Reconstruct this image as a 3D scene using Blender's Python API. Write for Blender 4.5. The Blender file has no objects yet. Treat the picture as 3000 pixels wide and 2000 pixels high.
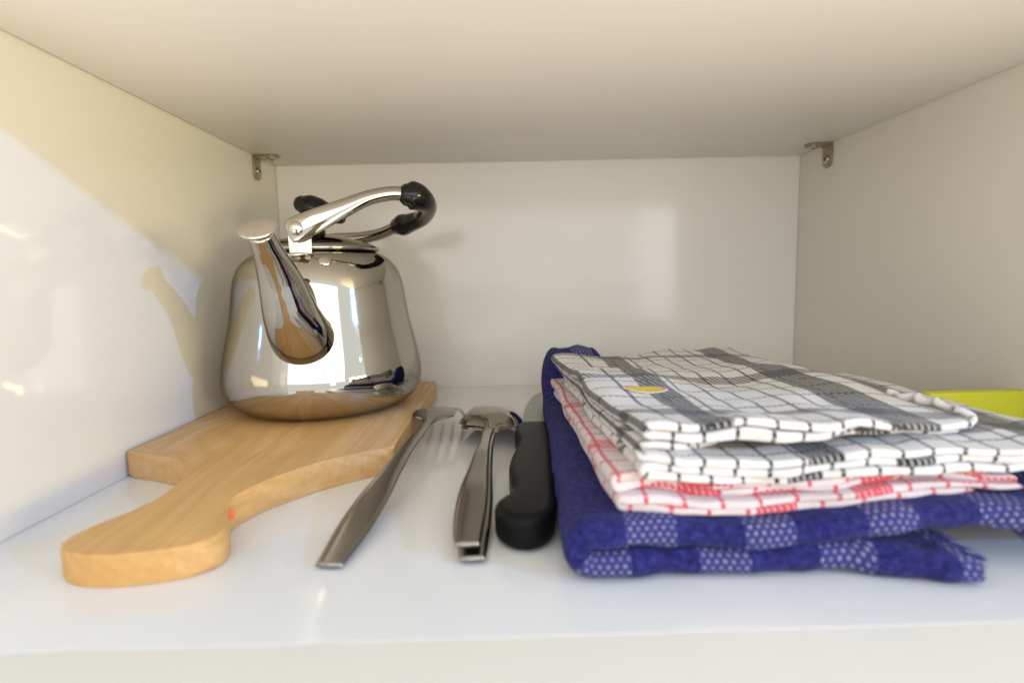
import bpy, bmesh, math, random
from mathutils import Vector, Matrix, noise
random.seed(7)
sc = bpy.context.scene
COL = sc.collection

# ------------------------------------------------------------------ camera
F_PX, PITCH, YAW, ROLL, CAM_H = 1600.0, 0.1122, 0.0132, -0.0228, 0.1042
def cam_basis():
    cp, sp, cy, sy, cr, sr = (math.cos(PITCH), math.sin(PITCH), math.cos(YAW), math.sin(YAW), math.cos(ROLL), math.sin(ROLL))
    f = Vector((sy*cp, cy*cp, -sp)); r = Vector((cy, -sy, 0)); u = r.cross(f)
    return cr*r + sr*u, -sr*r + cr*u, f
_r, _u, _f = cam_basis()
cam = bpy.data.cameras.new('camera')
cam.sensor_width = 36.0; cam.sensor_fit = 'HORIZONTAL'
cam.lens = 36.0*F_PX/3000.0
cam.clip_start = 0.01; cam.clip_end = 50
camo = bpy.data.objects.new('camera', cam); COL.objects.link(camo)
camo.matrix_world = Matrix(((_r.x, _u.x, -_f.x, 0), (_r.y, _u.y, -_f.y, 0), (_r.z, _u.z, -_f.z, CAM_H), (0, 0, 0, 1)))
cam.dof.use_dof = True
cam.dof.focus_distance = 0.33
cam.dof.aperture_fstop = 5.6
sc.camera = camo

# ------------------------------------------------------------------ world and lamps
w = bpy.data.worlds.new('World'); sc.world = w; w.use_nodes = True
bg = w.node_tree.nodes['Background']
bg.inputs[0].default_value = (0.97, 1.0, 0.97, 1)
bg.inputs[1].default_value = 1.07

def area(name, loc, target, sx, sy, power, col):
    l = bpy.data.lights.new(name, 'AREA'); l.shape = 'RECTANGLE'; l.size = sx; l.size_y = sy
    l.energy = power; l.color = col
    o = bpy.data.objects.new(name, l); COL.objects.link(o); o.location = loc
    d = Vector(target) - Vector(loc)
    o.rotation_euler = d.to_track_quat('-Z', 'Y').to_euler()
    return o
# distant cool lamp to the right of the opening: throws the shadow of the shelf and of the kettle on the left wall
kl = bpy.data.lights.new('key_lamp', 'POINT'); kl.energy = 62; kl.color = (0.14, 0.40, 1.0); kl.shadow_soft_size = 0.02
ko = bpy.data.objects.new('key_lamp', kl); COL.objects.link(ko); ko.location = (1.70, -0.74, 0.613)
# warm lamp of the room, ahead and to the right
area('room_lamp', (1.50, -0.80, 0.06), (-0.2, 0.38, 0.12), 0.8, 0.24, 13.0, (1.0, 0.83, 0.40))
# added fill lamp below the opening, brightens the underside of the shelf
area('ceiling_fill', (0.15, -0.9, -0.60), (0.03, 0.40, 0.2155), 1.5, 0.8, 9.0, (1.0, 0.70, 0.45))
# added broad fill from the front, lightens the deep end of the cupboard
area('front_fill', (0.05, -1.6, 0.52), (0.05, 0.5, 0.14), 2.8, 0.90, 11.5, (1.0, 0.97, 0.92))
# tall window behind the photographer, mirrored in the glossy back panel
area('window_light', (0.74, -1.5, 0.165), (0.74, 0.5, 0.165), 0.22, 0.51, 0.8, (0.95, 0.97, 1.0))

vs = sc.view_settings
vs.view_transform = 'Standard'; vs.look = 'None'; vs.exposure = 0.10; vs.gamma = 1.0; vs.use_curve_mapping = False
sc.cycles.max_bounces = 8; sc.cycles.diffuse_bounces = 5; sc.cycles.glossy_bounces = 6
sc.cycles.use_denoising = True

# ------------------------------------------------------------------ helpers
def link(name, me, mat, parent=None, smooth=True):
    o = bpy.data.objects.new(name, me); COL.objects.link(o)
    if mat: me.materials.append(mat)
    if smooth:
        for p in me.polygons: p.use_smooth = True
    if parent: o.parent = parent
    return o
def mesh(name, vs_, fs, mat, parent=None, smooth=True):
    me = bpy.data.meshes.new(name); me.from_pydata([tuple(v) for v in vs_], [], fs); me.update()
    bm = bmesh.new(); bm.from_mesh(me); bmesh.ops.recalc_face_normals(bm, faces=bm.faces); bm.to_mesh(me); bm.free()
    return link(name, me, mat, parent, smooth)
def from_bm(name, bm, mat, parent=None, smooth=True):
    me = bpy.data.meshes.new(name); bmesh.ops.recalc_face_normals(bm, faces=bm.faces); bm.to_mesh(me); bm.free()
    return link(name, me, mat, parent, smooth)
def sharp(o, ang=35):
    me = o.data
    bm = bmesh.new(); bm.from_mesh(me)
    for e in bm.edges:
        if len(e.link_faces) == 2 and e.calc_face_angle(0) > math.radians(ang): e.smooth = False
    bm.to_mesh(me); bm.free()
def empty(name, loc=(0, 0, 0)):
    o = bpy.data.objects.new(name, None); COL.objects.link(o); o.location = loc; o.empty_display_size = 0.02
    return o
def put(o, root):
    o.parent = root; o.matrix_parent_inverse = Matrix.Translation(-root.location)
def tag(o, label, cat, group=None):
    o['label'] = label; o['category'] = cat
    if group: o['group'] = group
def box(name, x0, x1, y0, y1, z0, z1, mat, parent=None, bev=0.0, seg=2):
    bm = bmesh.new(); bmesh.ops.create_cube(bm, size=1)
    for v in bm.verts:
        v.co = Vector(((x0+x1)/2 + v.co.x*(x1-x0), (y0+y1)/2 + v.co.y*(y1-y0), (z0+z1)/2 + v.co.z*(z1-z0)))
    if bev: bmesh.ops.bevel(bm, geom=bm.edges[:], offset=bev, segments=seg, profile=0.5, affect='EDGES')
    o = from_bm(name, bm, mat, parent, smooth=bool(bev))
    if bev: sharp(o, 50)
    return o
def catmull(pts, n):
    """pts: list of tuples; returns n+1 samples along a Catmull-Rom curve through them (chord parametrised)."""
    P = [list(p) for p in pts]; D = len(P[0]); k = len(P)
    t = [0.0]
    for i in range(1, k): t.append(t[-1] + max(1e-9, math.dist(P[i][:3], P[i-1][:3])))
    def m(i, c):
        a, b = max(0, i-1), min(k-1, i+1)
        return (P[b][c]-P[a][c])/(t[b]-t[a])
    out = []; i = 0
    for j in range(n+1):
        s = t[-1]*j/n
        while i < k-2 and s > t[i+1]: i += 1
        h = t[i+1]-t[i]; q = (s-t[i])/h
        a, b, c_, d = 2*q**3-3*q*q+1, (q**3-2*q*q+q)*h, -2*q**3+3*q*q, (q**3-q*q)*h
        out.append([a*P[i][c]+b*m(i, c)+c_*P[i+1][c]+d*m(i+1, c) for c in range(D)])
    return out
def lathe(name, prof, mat, center, parent=None, seg=128):
    cx, cy, cz = center; vs_, fs = [], []
    for r, z in prof:
        for k in range(seg):
            a = 2*math.pi*k/seg; vs_.append((cx+r*math.cos(a), cy+r*math.sin(a), cz+z))
    n = len(prof)
    for i in range(n-1):
        for k in range(seg):
            a, b = i*seg+k, i*seg+(k+1) % seg
            fs.append((a, b, b+seg, a+seg))
    fs.append(tuple(range(seg))[::-1]); fs.append(tuple((n-1)*seg+k for k in range(seg)))
    o = mesh(name, vs_, fs, mat, parent); sharp(o, 50); return o
def loft(name, rings, mat, parent=None, closed_ends=True):
    n = len(rings[0]); vs_ = [v for r in rings for v in r]; fs = []
    for i in range(len(rings)-1):
        for k in range(n):
            a, b = i*n+k, i*n+(k+1) % n
            fs.append((a, b, b+n, a+n))
    if closed_ends:
        fs.append(tuple(range(n))[::-1]); fs.append(tuple((len(rings)-1)*n+k for k in range(n)))
    return mesh(name, vs_, fs, mat, parent)
def tube(name, pts, mat, parent=None, n=40, seg=20, side=Vector((0, 1, 0)), caps=True):
    """pts: (x,y,z,ra,rb): ra half-thickness along `side`, rb across it."""
    S = catmull(pts, n); rings = []
    for i, s in enumerate(S):
        c = Vector(s[:3]); t = (Vector(S[min(n, i+1)][:3]) - Vector(S[max(0, i-1)][:3])).normalized()
        a = (side - t*side.dot(t)).normalized(); b = t.cross(a)
        ra, rb = s[3], s[4]
        rings.append([c + a*ra*math.cos(2*math.pi*k/seg) + b*rb*math.sin(2*math.pi*k/seg) for k in range(seg)])
    if caps:   # rounded ends
        for end in (0, -1):
            base = rings[end]; c = sum(base, Vector())/seg
            t = (Vector(S[0][:3])-Vector(S[1][:3])).normalized() if end == 0 else (Vector(S[-1][:3])-Vector(S[-2][:3])).normalized()
            r = min(S[end][3], S[end][4]); new = []
            for q in (25, 50, 70, 85):
                cq, sq = math.cos(math.radians(q)), math.sin(math.radians(q))
                new.append([c + t*r*sq*0.9 + (v-c)*cq for v in base])
            rings = (new[::-1] + rings) if end == 0 else (rings + new)
    return loft(name, rings, mat, parent)
def prism(name, pts, z0, z1, mat, parent=None, bev=0.001, seg=3, ang=30):
    bm = bmesh.new()
    lo = [bm.verts.new((x, y, z0)) for x, y in pts]; hi = [bm.verts.new((x, y, z1)) for x, y in pts]
    n = len(pts)
    b = bm.faces.new(lo[::-1]); t = bm.faces.new(hi)
    for i in range(n): bm.faces.new((lo[i], lo[(i+1) % n], hi[(i+1) % n], hi[i]))
    if bev:
        es = [e for e in bm.edges if (b in e.link_faces or t in e.link_faces)]
        bmesh.ops.bevel(bm, geom=es, offset=bev, segments=seg, profile=0.5, affect='EDGES')
    o = from_bm(name, bm, mat, parent); sharp(o, ang); return o
def ss(a, b, x):
    t = max(0.0, min(1.0, (x-a)/(b-a))); return t*t*(3-2*t)

# ------------------------------------------------------------------ materials
class NT:
    def __init__(s, name):
        s.m = bpy.data.materials.new(name); s.m.use_nodes = True; s.t = s.m.node_tree
        s.b = s.t.nodes['Principled BSDF']
    def n(s, typ, **kw):
        nd = s.t.nodes.new(typ)
        for k, v in kw.items(): setattr(nd, k, v)
        return nd
    def l(s, a, b): s.t.links.new(a, b)
    def val(s, x, sock):
        if hasattr(x, 'is_output') or hasattr(x, 'links'): s.l(x, sock)
        else: sock.default_value = x
    def math(s, op, a, b=0.0, c=0.0, clamp=False):
        nd = s.n('ShaderNodeMath', operation=op); nd.use_clamp = clamp
        s.val(a, nd.inputs[0]); s.val(b, nd.inputs[1])
        if len(nd.inputs) > 2: s.val(c, nd.inputs[2])
        return nd.outputs[0]
    def mix(s, f, a, b):
        nd = s.n('ShaderNodeMix', data_type='RGBA')
        s.val(f, nd.inputs[0])
        for x, i in ((a, 6), (b, 7)):
            if isinstance(x, tuple): nd.inputs[i].default_value = (*x, 1)
            else: s.l(x, nd.inputs[i])
        return nd.outputs[2]
    def noise(s, vec, scale, detail=3, rough=0.5, dist=0.0):
        nd = s.n('ShaderNodeTexNoise'); nd.inputs['Scale'].default_value = scale
        nd.inputs['Detail'].default_value = detail; nd.inputs['Roughness'].default_value = rough
        nd.inputs['Distortion'].default_value = dist
        if vec is not None: s.l(vec, nd.inputs['Vector'])
        return nd.outputs['Fac']
    def obj(s, scale=(1, 1, 1)):
        tc = s.n('ShaderNodeTexCoord'); mp = s.n('ShaderNodeMapping'); mp.inputs['Scale'].default_value = scale
        s.l(tc.outputs['Object'], mp.inputs['Vector']); return mp.outputs['Vector']
    def bump(s, h, strength, dist):
        nd = s.n('ShaderNodeBump'); nd.inputs['Strength'].default_value = strength; nd.inputs['Distance'].default_value = dist
        s.l(h, nd.inputs['Height']); s.l(nd.outputs[0], s.b.inputs['Normal'])
    def set(s, **kw):
        for k, v in kw.items():
            i = s.b.inputs[k.replace('_', ' ')]
            if hasattr(v, 'links'): s.l(v, i)
            else: i.default_value = (*v, 1) if isinstance(v, tuple) else v
        return s
    def ramp(s, f, stops):
        nd = s.n('ShaderNodeValToRGB'); s.l(f, nd.inputs[0]); e = nd.color_ramp.elements
        while len(e) < len(stops): e.new(0.5)
        for i, (p, c) in enumerate(stops): e[i].position = p; e[i].color = (*c, 1)
        return nd.outputs[0]

def laminate(name, c0, c1, rough, grain, bumpd, rvar=0.04):
    t = NT(name); v = t.obj(grain)
    f = t.noise(v, 1.0, 5, 0.6, 0.3)
    f2 = t.noise(t.obj((9, 9, 9)), 1.0, 2)
    t.set(Base_Color=t.mix(t.math('MULTIPLY_ADD', f, 0.7, t.math('MULTIPLY', f2, 0.3)), c0, c1), Specular_IOR_Level=0.5)
    t.set(Roughness=t.math('MULTIPLY_ADD', f2, rvar, rough-rvar/2))
    if bumpd: t.bump(f, 0.25, bumpd)
    return t.m
WALL = laminate('white_laminate', (0.755, 0.725, 0.65), (0.795, 0.765, 0.70), 0.07, (12, 40, 420), 0.00003)
SHELF = laminate('matte_white_laminate', (0.78, 0.755, 0.705), (0.88, 0.855, 0.80), 0.42, (14, 420, 60), 0.00008)
BACK = laminate('gloss_back_panel', (0.82, 0.81, 0.775), (0.86, 0.85, 0.815), 0.12, (14, 40, 420), 0.00003)
RIGHTW = laminate('satin_white_laminate', (0.76, 0.725, 0.64), (0.80, 0.765, 0.68), 0.22, (12, 40, 420), 0.00004)
def floor_mat():
    t = NT('gloss_white_floor'); v = t.obj((1, 1, 1))
    f2 = t.noise(t.obj((9, 9, 9)), 1.0, 3)
    c = t.mix(f2, (0.765, 0.77, 0.775), (0.795, 0.80, 0.805))
    vo = t.n('ShaderNodeTexVoronoi'); vo.inputs['Scale'].default_value = 26.0; t.l(v, vo.inputs['Vector'])
    sel = t.n('ShaderNodeSeparateXYZ'); t.l(vo.outputs['Color'], sel.inputs[0])
    rad = t.math('MULTIPLY', t.math('POWER', sel.outputs[0], 3.0), 0.045)
    spk = t.math('MULTIPLY', t.math('LESS_THAN', vo.outputs['Distance'], rad), t.math('GREATER_THAN', sel.outputs[1], 0.55))
    c = t.mix(t.math('MULTIPLY', spk, 0.45), c, (0.30, 0.28, 0.25))
    sm = t.noise(t.obj((7, 45, 7)), 1.0, 4, 0.65, 0.8)
    t.set(Base_Color=c, Roughness=t.math('MULTIPLY_ADD', t.math('POWER', sm, 2.0), 0.22, 0.055))
    return t.m
FLOOR = floor_mat()
BASE = laminate('warm_white_base', (0.67, 0.645, 0.60), (0.71, 0.685, 0.64), 0.45, (60, 12, 12), 0.00003)

def steel(name, col, rough, brushed=0.0, aniso=(1, 1, 1)):
    t = NT(name); f = t.noise(t.obj(aniso), 1.0, 3)
    t.set(Base_Color=col, Metallic=1.0, Roughness=t.math('MULTIPLY_ADD', f, brushed, rough))
    return t.m
def chrome():
    t = NT('polished_steel')
    sm = t.noise(t.obj((38, 38, 26)), 1.0, 5, 0.65, 0.9)
    mr = t.n('ShaderNodeMapRange'); t.l(sm, mr.inputs[0]); mr.inputs[1].default_value = 0.50; mr.inputs[2].default_value = 0.72
    mr.inputs[3].default_value = 0.012; mr.inputs[4].default_value = 0.085
    vo = t.n('ShaderNodeTexVoronoi'); vo.inputs['Scale'].default_value = 120.0; t.l(t.obj((1, 1, 1)), vo.inputs['Vector'])
    sp_ = t.n('ShaderNodeSeparateXYZ'); t.l(vo.outputs['Color'], sp_.inputs[0])
    spot = t.math('MULTIPLY', t.math('LESS_THAN', vo.outputs['Distance'], t.math('MULTIPLY', sp_.outputs[0], 0.12)), t.math('GREATER_THAN', sp_.outputs[1], 0.82))
    t.set(Metallic=1.0, Base_Color=t.mix(t.math('MULTIPLY', spot, 0.35), (0.53, 0.505, 0.46), (0.30, 0.27, 0.23)), Roughness=t.math('MULTIPLY_ADD', spot, 0.2, mr.outputs[0]))
    t.b.inputs['Specular Tint'].default_value = (0.55, 0.52, 0.47, 1)
    wob = t.noise(t.obj((9, 9, 9)), 1.0, 2)
    t.bump(wob, 0.05, 0.004)
    return t.m
CHROME = chrome()
CHROME2 = steel('bright_steel', (0.72, 0.70, 0.66), 0.08, 0.08, (200, 200, 200))
CUTLERY = steel('worn_cutlery_steel', (0.36, 0.34, 0.32), 0.20, 0.05, (900, 120, 900))
CUTGLOSS = steel('cutlery_steel', (0.50, 0.47, 0.44), 0.06, 0.10, (200, 200, 200))
BLADE = steel('knife_blade_steel', (0.30, 0.30, 0.285), 0.30, 0.1, (60, 900, 60))
ZINC = steel('zinc_bracket', (0.42, 0.36, 0.24), 0.28, 0.1, (300, 300, 300))
SCREW = steel('screw_steel', (0.6, 0.58, 0.55), 0.2, 0.1, (300, 300, 300))
def plastic(name, col, rough, bumpd=0.0, sc_=2500, spec=0.5):
    t = NT(name); f = t.noise(t.obj((1, 1, 1)), sc_, 2)
    t.set(Base_Color=col, Roughness=t.math('MULTIPLY_ADD', f, 0.08, rough), Specular_IOR_Level=spec)
    if bumpd: t.bump(f, 0.3, bumpd)
    return t.m
BLACK = plastic('black_gloss_plastic', (0.006, 0.006, 0.007), 0.06, spec=0.4)
KNIFEBLK = plastic('black_matte_plastic', (0.006, 0.006, 0.006), 0.36, 0.00012, spec=0.12)
LIME = plastic('lime_plastic', (0.66, 0.66, 0.03), 0.5)

def wood():
    t = NT('beech_wood')
    tc = t.n('ShaderNodeTexCoord'); sp = t.n('ShaderNodeSeparateXYZ'); t.l(tc.outputs['Object'], sp.inputs[0])
    x, y, z = sp.outputs
    warp = t.noise(t.obj((15, 4.5, 15)), 1.0, 2)
    broad = t.noise(t.obj((26, 3.2, 40)), 1.0, 2, 0.5, 0.6)
    # growth rings: distance-like field, stretched along the board
    g = t.math('ADD', t.math('MULTIPLY', x, 430.0), t.math('ADD', t.math('MULTIPLY', warp, 55.0), t.math('MULTIPLY', z, 500.0)))
    ring = t.math('MULTIPLY_ADD', t.math('SINE', g), 0.5, 0.5)
    ring = t.math('POWER', ring, 2.0)
    fine = t.noise(t.obj((1500, 45, 1500)), 1.0, 4, 0.6)
    pores = t.noise(t.obj((900, 120, 900)), 1.0, 2, 0.5)
    c = t.ramp(broad, [(0.30, (0.68, 0.42, 0.17)), (0.48, (0.70, 0.43, 0.17)), (0.60, (0.66, 0.36, 0.105)), (0.75, (0.69, 0.42, 0.16))])
    # sapwood: pale strips on both outer sides of the plank, warm heart in the middle
    d = t.math('ABSOLUTE', t.math('ADD', t.math('ADD', x, 0.135), t.math('MULTIPLY', t.math('SUBTRACT', warp, 0.5), 0.06)))
    sap = t.n('ShaderNodeMapRange'); sap.interpolation_type = 'SMOOTHSTEP'
    t.l(d, sap.inputs[0]); sap.inputs[1].default_value = 0.030; sap.inputs[2].default_value = 0.052
    c = t.mix(t.math('MULTIPLY', sap.outputs[0], 0.75), c, (0.69, 0.50, 0.31))
    c = t.mix(t.math('MULTIPLY', ring, 0.42), c, (0.52, 0.275, 0.085))
    streak = t.noise(t.obj((330, 9, 330)), 1.0, 4, 0.65, 0.4)
    sm_ = t.n('ShaderNodeMapRange'); t.l(streak, sm_.inputs[0]); sm_.inputs[1].default_value = 0.35; sm_.inputs[2].default_value = 0.68
    c = t.mix(t.math('MULTIPLY', sm_.outputs[0], 0.60), c, (0.50, 0.27, 0.085))
    c = t.mix(t.math('MULTIPLY', fine, 0.20), c, (0.72, 0.48, 0.22))
    pm = t.n('ShaderNodeMapRange'); t.l(pores, pm.inputs[0]); pm.inputs[1].default_value = 0.60; pm.inputs[2].default_value = 0.75
    c = t.mix(t.math('MULTIPLY', pm.outputs[0], 0.18), c, (0.33, 0.17, 0.06))
    # knife cuts across the board and end grain on the sides
    cuts = None
    for rot, th_ in ((1.15, 0.735), (0.75, 0.755), (1.45, 0.75)):
        mp = t.n('ShaderNodeMapping'); t.l(tc.outputs['Object'], mp.inputs['Vector']); mp.inputs['Rotation'].default_value = (0, 0, rot); mp.inputs['Scale'].default_value = (16, 950, 1)
        nn = t.noise(mp.outputs['Vector'], 1.0, 2, 0.5); cu = t.math('GREATER_THAN', nn, th_); cuts = cu if cuts is None else t.math('MAXIMUM', cuts, cu)
    c = t.mix(t.math('MULTIPLY', cuts, 0.35), c, (0.36, 0.20, 0.08))
    geo = t.n('ShaderNodeNewGeometry'); gs = t.n('ShaderNodeSeparateXYZ'); t.l(geo.outputs['True Normal'], gs.inputs[0])
    side = t.math('MULTIPLY', t.math('LESS_THAN', t.math('ABSOLUTE', gs.outputs[2]), 0.5), t.math('POWER', t.math('ABSOLUTE', gs.outputs[1]), 2.0))
    eg = t.noise(t.obj((260, 260, 40)), 1.0, 4, 0.7, 1.0)
    c = t.mix(t.math('MULTIPLY', side, t.math('MULTIPLY', eg, 0.75)), c, (0.56, 0.30, 0.10))
    t.set(Base_Color=c, Roughness=t.math('MULTIPLY_ADD', fine, 0.2, 0.42), Specular_IOR_Level=0.35)
    t.bump(t.math('SUBTRACT', fine, t.math('MULTIPLY', cuts, 1.5)), 0.35, 0.00015)
    return t.m
WOOD = wood()

def uvsplit(t):
    tc = t.n('ShaderNodeUVMap'); tc.uv_map = 'UVMap'; sp = t.n('ShaderNodeSeparateXYZ'); t.l(tc.outputs[0], sp.inputs[0])
    return sp.outputs[0], sp.outputs[1]
def tea_cloth(name, ink, ground, pu, pv, ubands, vbands, phase=(0, 0), lw=0.0011):
    """Woven tea towel: windowpane lines every pu / pv metres and broad hatched bands, printed in the weave."""
    t = NT(name); u, v = uvsplit(t)
    u = t.math('ADD', u, 10.0); v = t.math('ADD', v, 10.0)
    def lines(c, p, ph, wd):
        d = t.math('ABSOLUTE', t.math('SUBTRACT', t.math('FRACT', t.math('DIVIDE', t.math('ADD', c, ph), p)), 0.5))
        return t.math('LESS_THAN', d, wd/p/2)
    def band(c, lst):
        out = None
        for c0, wd in lst:
            b = t.math('LESS_THAN', t.math('ABSOLUTE', t.math('SUBTRACT', c, 10.0+c0)), wd/2)
            out = b if out is None else t.math('MAXIMUM', out, b)
        return out
    lu, lv = lines(u, pu, phase[0], lw), lines(v, pv, phase[1], lw)
    thr = 0.0025; bu_dir = 0.0
    hu = t.math('GREATER_THAN', t.math('SINE', t.math('MULTIPLY', t.math('ADD', t.math('MULTIPLY', u, bu_dir), v), 2*math.pi/thr)), -0.42)
    hv = t.math('GREATER_THAN', t.math('SINE', t.math('MULTIPLY', t.math('ADD', u, t.math('MULTIPLY', v, 0.25)), 2*math.pi/thr)), -0.42)
    bu, bv = band(u, ubands), band(v, vbands)
    warp = t.math('MAXIMUM', lu, bu); weft = t.math('MAXIMUM', lv, bv)
    a = t.math('MAXIMUM', t.math('MULTIPLY', lu, t.math('MULTIPLY_ADD', hu, 0.36, 0.64)), t.math('MULTIPLY', bu, t.math('MULTIPLY_ADD', hv, 0.46, 0.54)))
    b = t.math('MAXIMUM', t.math('MULTIPLY', lv, t.math('MULTIPLY_ADD', hv, 0.60, 0.32)), t.math('MULTIPLY', bv, t.math('MULTIPLY_ADD', hv, 0.52, 0.32)))
    k = t.math('ADD', a, b, clamp=True)
    both = t.math('MULTIPLY', warp, weft)
    k = t.math('MAXIMUM', k, both)
    fib = t.noise(None, 900, 3); t.l(t.n('ShaderNodeTexCoord').outputs['Object'], fib.node.inputs['Vector'])
    k = t.math('MULTIPLY', k, t.math('MULTIPLY_ADD', fib, 0.35, 0.78), clamp=True)
    g = t.mix(fib, tuple(c*0.94 for c in ground), ground)
    t.set(Base_Color=t.mix(k, g, ink), Roughness=0.9, Specular_IOR_Level=0.15, Sheen_Weight=0.25)
    t.b.inputs['Sheen Roughness'].default_value = 0.5
    wv = t.math('MULTIPLY', t.math('SINE', t.math('MULTIPLY', u, 2*math.pi/0.0009)), t.math('SINE', t.math('MULTIPLY', v, 2*math.pi/0.0009)))
    t.bump(t.math('ADD', wv, fib), 0.35, 0.00025)
    return t.m
def blue_cloth():
    t = NT('blue_waffle_cotton'); u, v = uvsplit(t)
    u = t.math('ADD', u, 10.0); v = t.math('ADD', v, 10.0)
    fib = t.noise(None, 420, 4, 0.65); t.l(t.n('ShaderNodeTexCoord').outputs['Object'], fib.node.inputs['Vector'])
    s = 0.0029
    row = t.math('FLOOR', t.math('DIVIDE', v, s*0.8))
    uo = t.math('ADD', t.math('DIVIDE', u, s), t.math('MULTIPLY', t.math('MODULO', row, 2.0), 0.5))
    du = t.math('SUBTRACT', t.math('FRACT', uo), 0.5)
    dv = t.math('SUBTRACT', t.math('FRACT', t.math('DIVIDE', v, s*0.8)), 0.5)
    r = t.math('SQRT', t.math('ADD', t.math('MULTIPLY', t.math('MULTIPLY', du, du), 2.2), t.math('MULTIPLY', dv, dv)))
    r = t.math('ADD', r, t.math('MULTIPLY', t.math('SUBTRACT', fib, 0.5), 0.80))
    dot = t.n('ShaderNodeMapRange'); t.l(r, dot.inputs[0]); dot.inputs[1].default_value = 0.46; dot.inputs[2].default_value = 0.02
    st = t.math('LESS_THAN', t.math('FRACT', t.math('DIVIDE', t.math('ADD', u, 0.0), 0.0415)), 0.42)
    k = t.math('MULTIPLY', dot.outputs[0], st)
    base = t.ramp(fib, [(0.30, (0.010, 0.010, 0.070)), (0.55, (0.026, 0.025, 0.150)), (0.75, (0.055, 0.052, 0.25))])
    base = t.mix(t.math('MULTIPLY', st, 0.25), base, (0.10, 0.10, 0.30))
    t.set(Base_Color=t.mix(k, base, (0.31, 0.30, 0.48)), Roughness=0.95, Specular_IOR_Level=0.08, Sheen_Weight=0.06)
    rib = t.math('SINE', t.math('MULTIPLY', v, 2*math.pi/0.0016))
    t.bump(t.math('ADD', t.math('MULTIPLY', fib, 1.6), t.math('ADD', t.math('MULTIPLY', rib, 0.35), k)), 0.6, 0.0008)
    return t.m
BLUE = blue_cloth()

# ------------------------------------------------------------------ the cupboard
XL, XR, YB, ZC = -0.2129, 0.2871, 0.5343, 0.2155
YF = 0.1505
def struct(o): o['kind'] = 'structure'; return o
struct(box('wall_left', XL-0.018, XL, YF, YB+0.006, -0.022, 0.42, WALL))
struct(box('wall_right', XR, XR+0.018, YF, YB+0.006, -0.022, 0.42, RIGHTW))
struct(box('wall_back', XL+0.0004, XR-0.0004, YB, YB+0.006, -0.022, 0.42, BACK))
struct(box('ceiling_shelf', XL+0.0007, XR-0.0007, YF, YB-0.0006, ZC, ZC+0.018, SHELF, bev=0.0006))
struct(box('cupboard_base', XL+0.0005, XR-0.0005, 0.112, YB-0.0005, -0.021, -0.00028, BASE, bev=0.0006))
# glossy liner sheet with a slightly chipped front edge
bm = bmesh.new()
N = 260; fr = []
for i in range(N+1):
    x = XL+0.0006 + (XR-XL-0.0012)*i/N
    ch = 0.0
    for cx, wd, dp in ((-0.125, 0.010, 0.0011), (-0.055, 0.004, 0.0009), (-0.165, 0.006, 0.0009), (-0.03, 0.005, 0.0004), (0.06, 0.006, 0.0004)):
        ch += dp*math.exp(-((x-cx)/wd)**2)*(0.7+0.6*noise.noise(Vector((x*900, 3, 0))))
    fr.append((x, 0.150 + 0.00025*noise.noise(Vector((x*60, 0, 0))) + ch))
pts = fr + [(XR-0.0006, YB-0.0006), (XL+0.0006, YB-0.0006)]
struct(prism('floor', pts, -0.00020, 0.0, FLOOR, bev=0.0))

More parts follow.
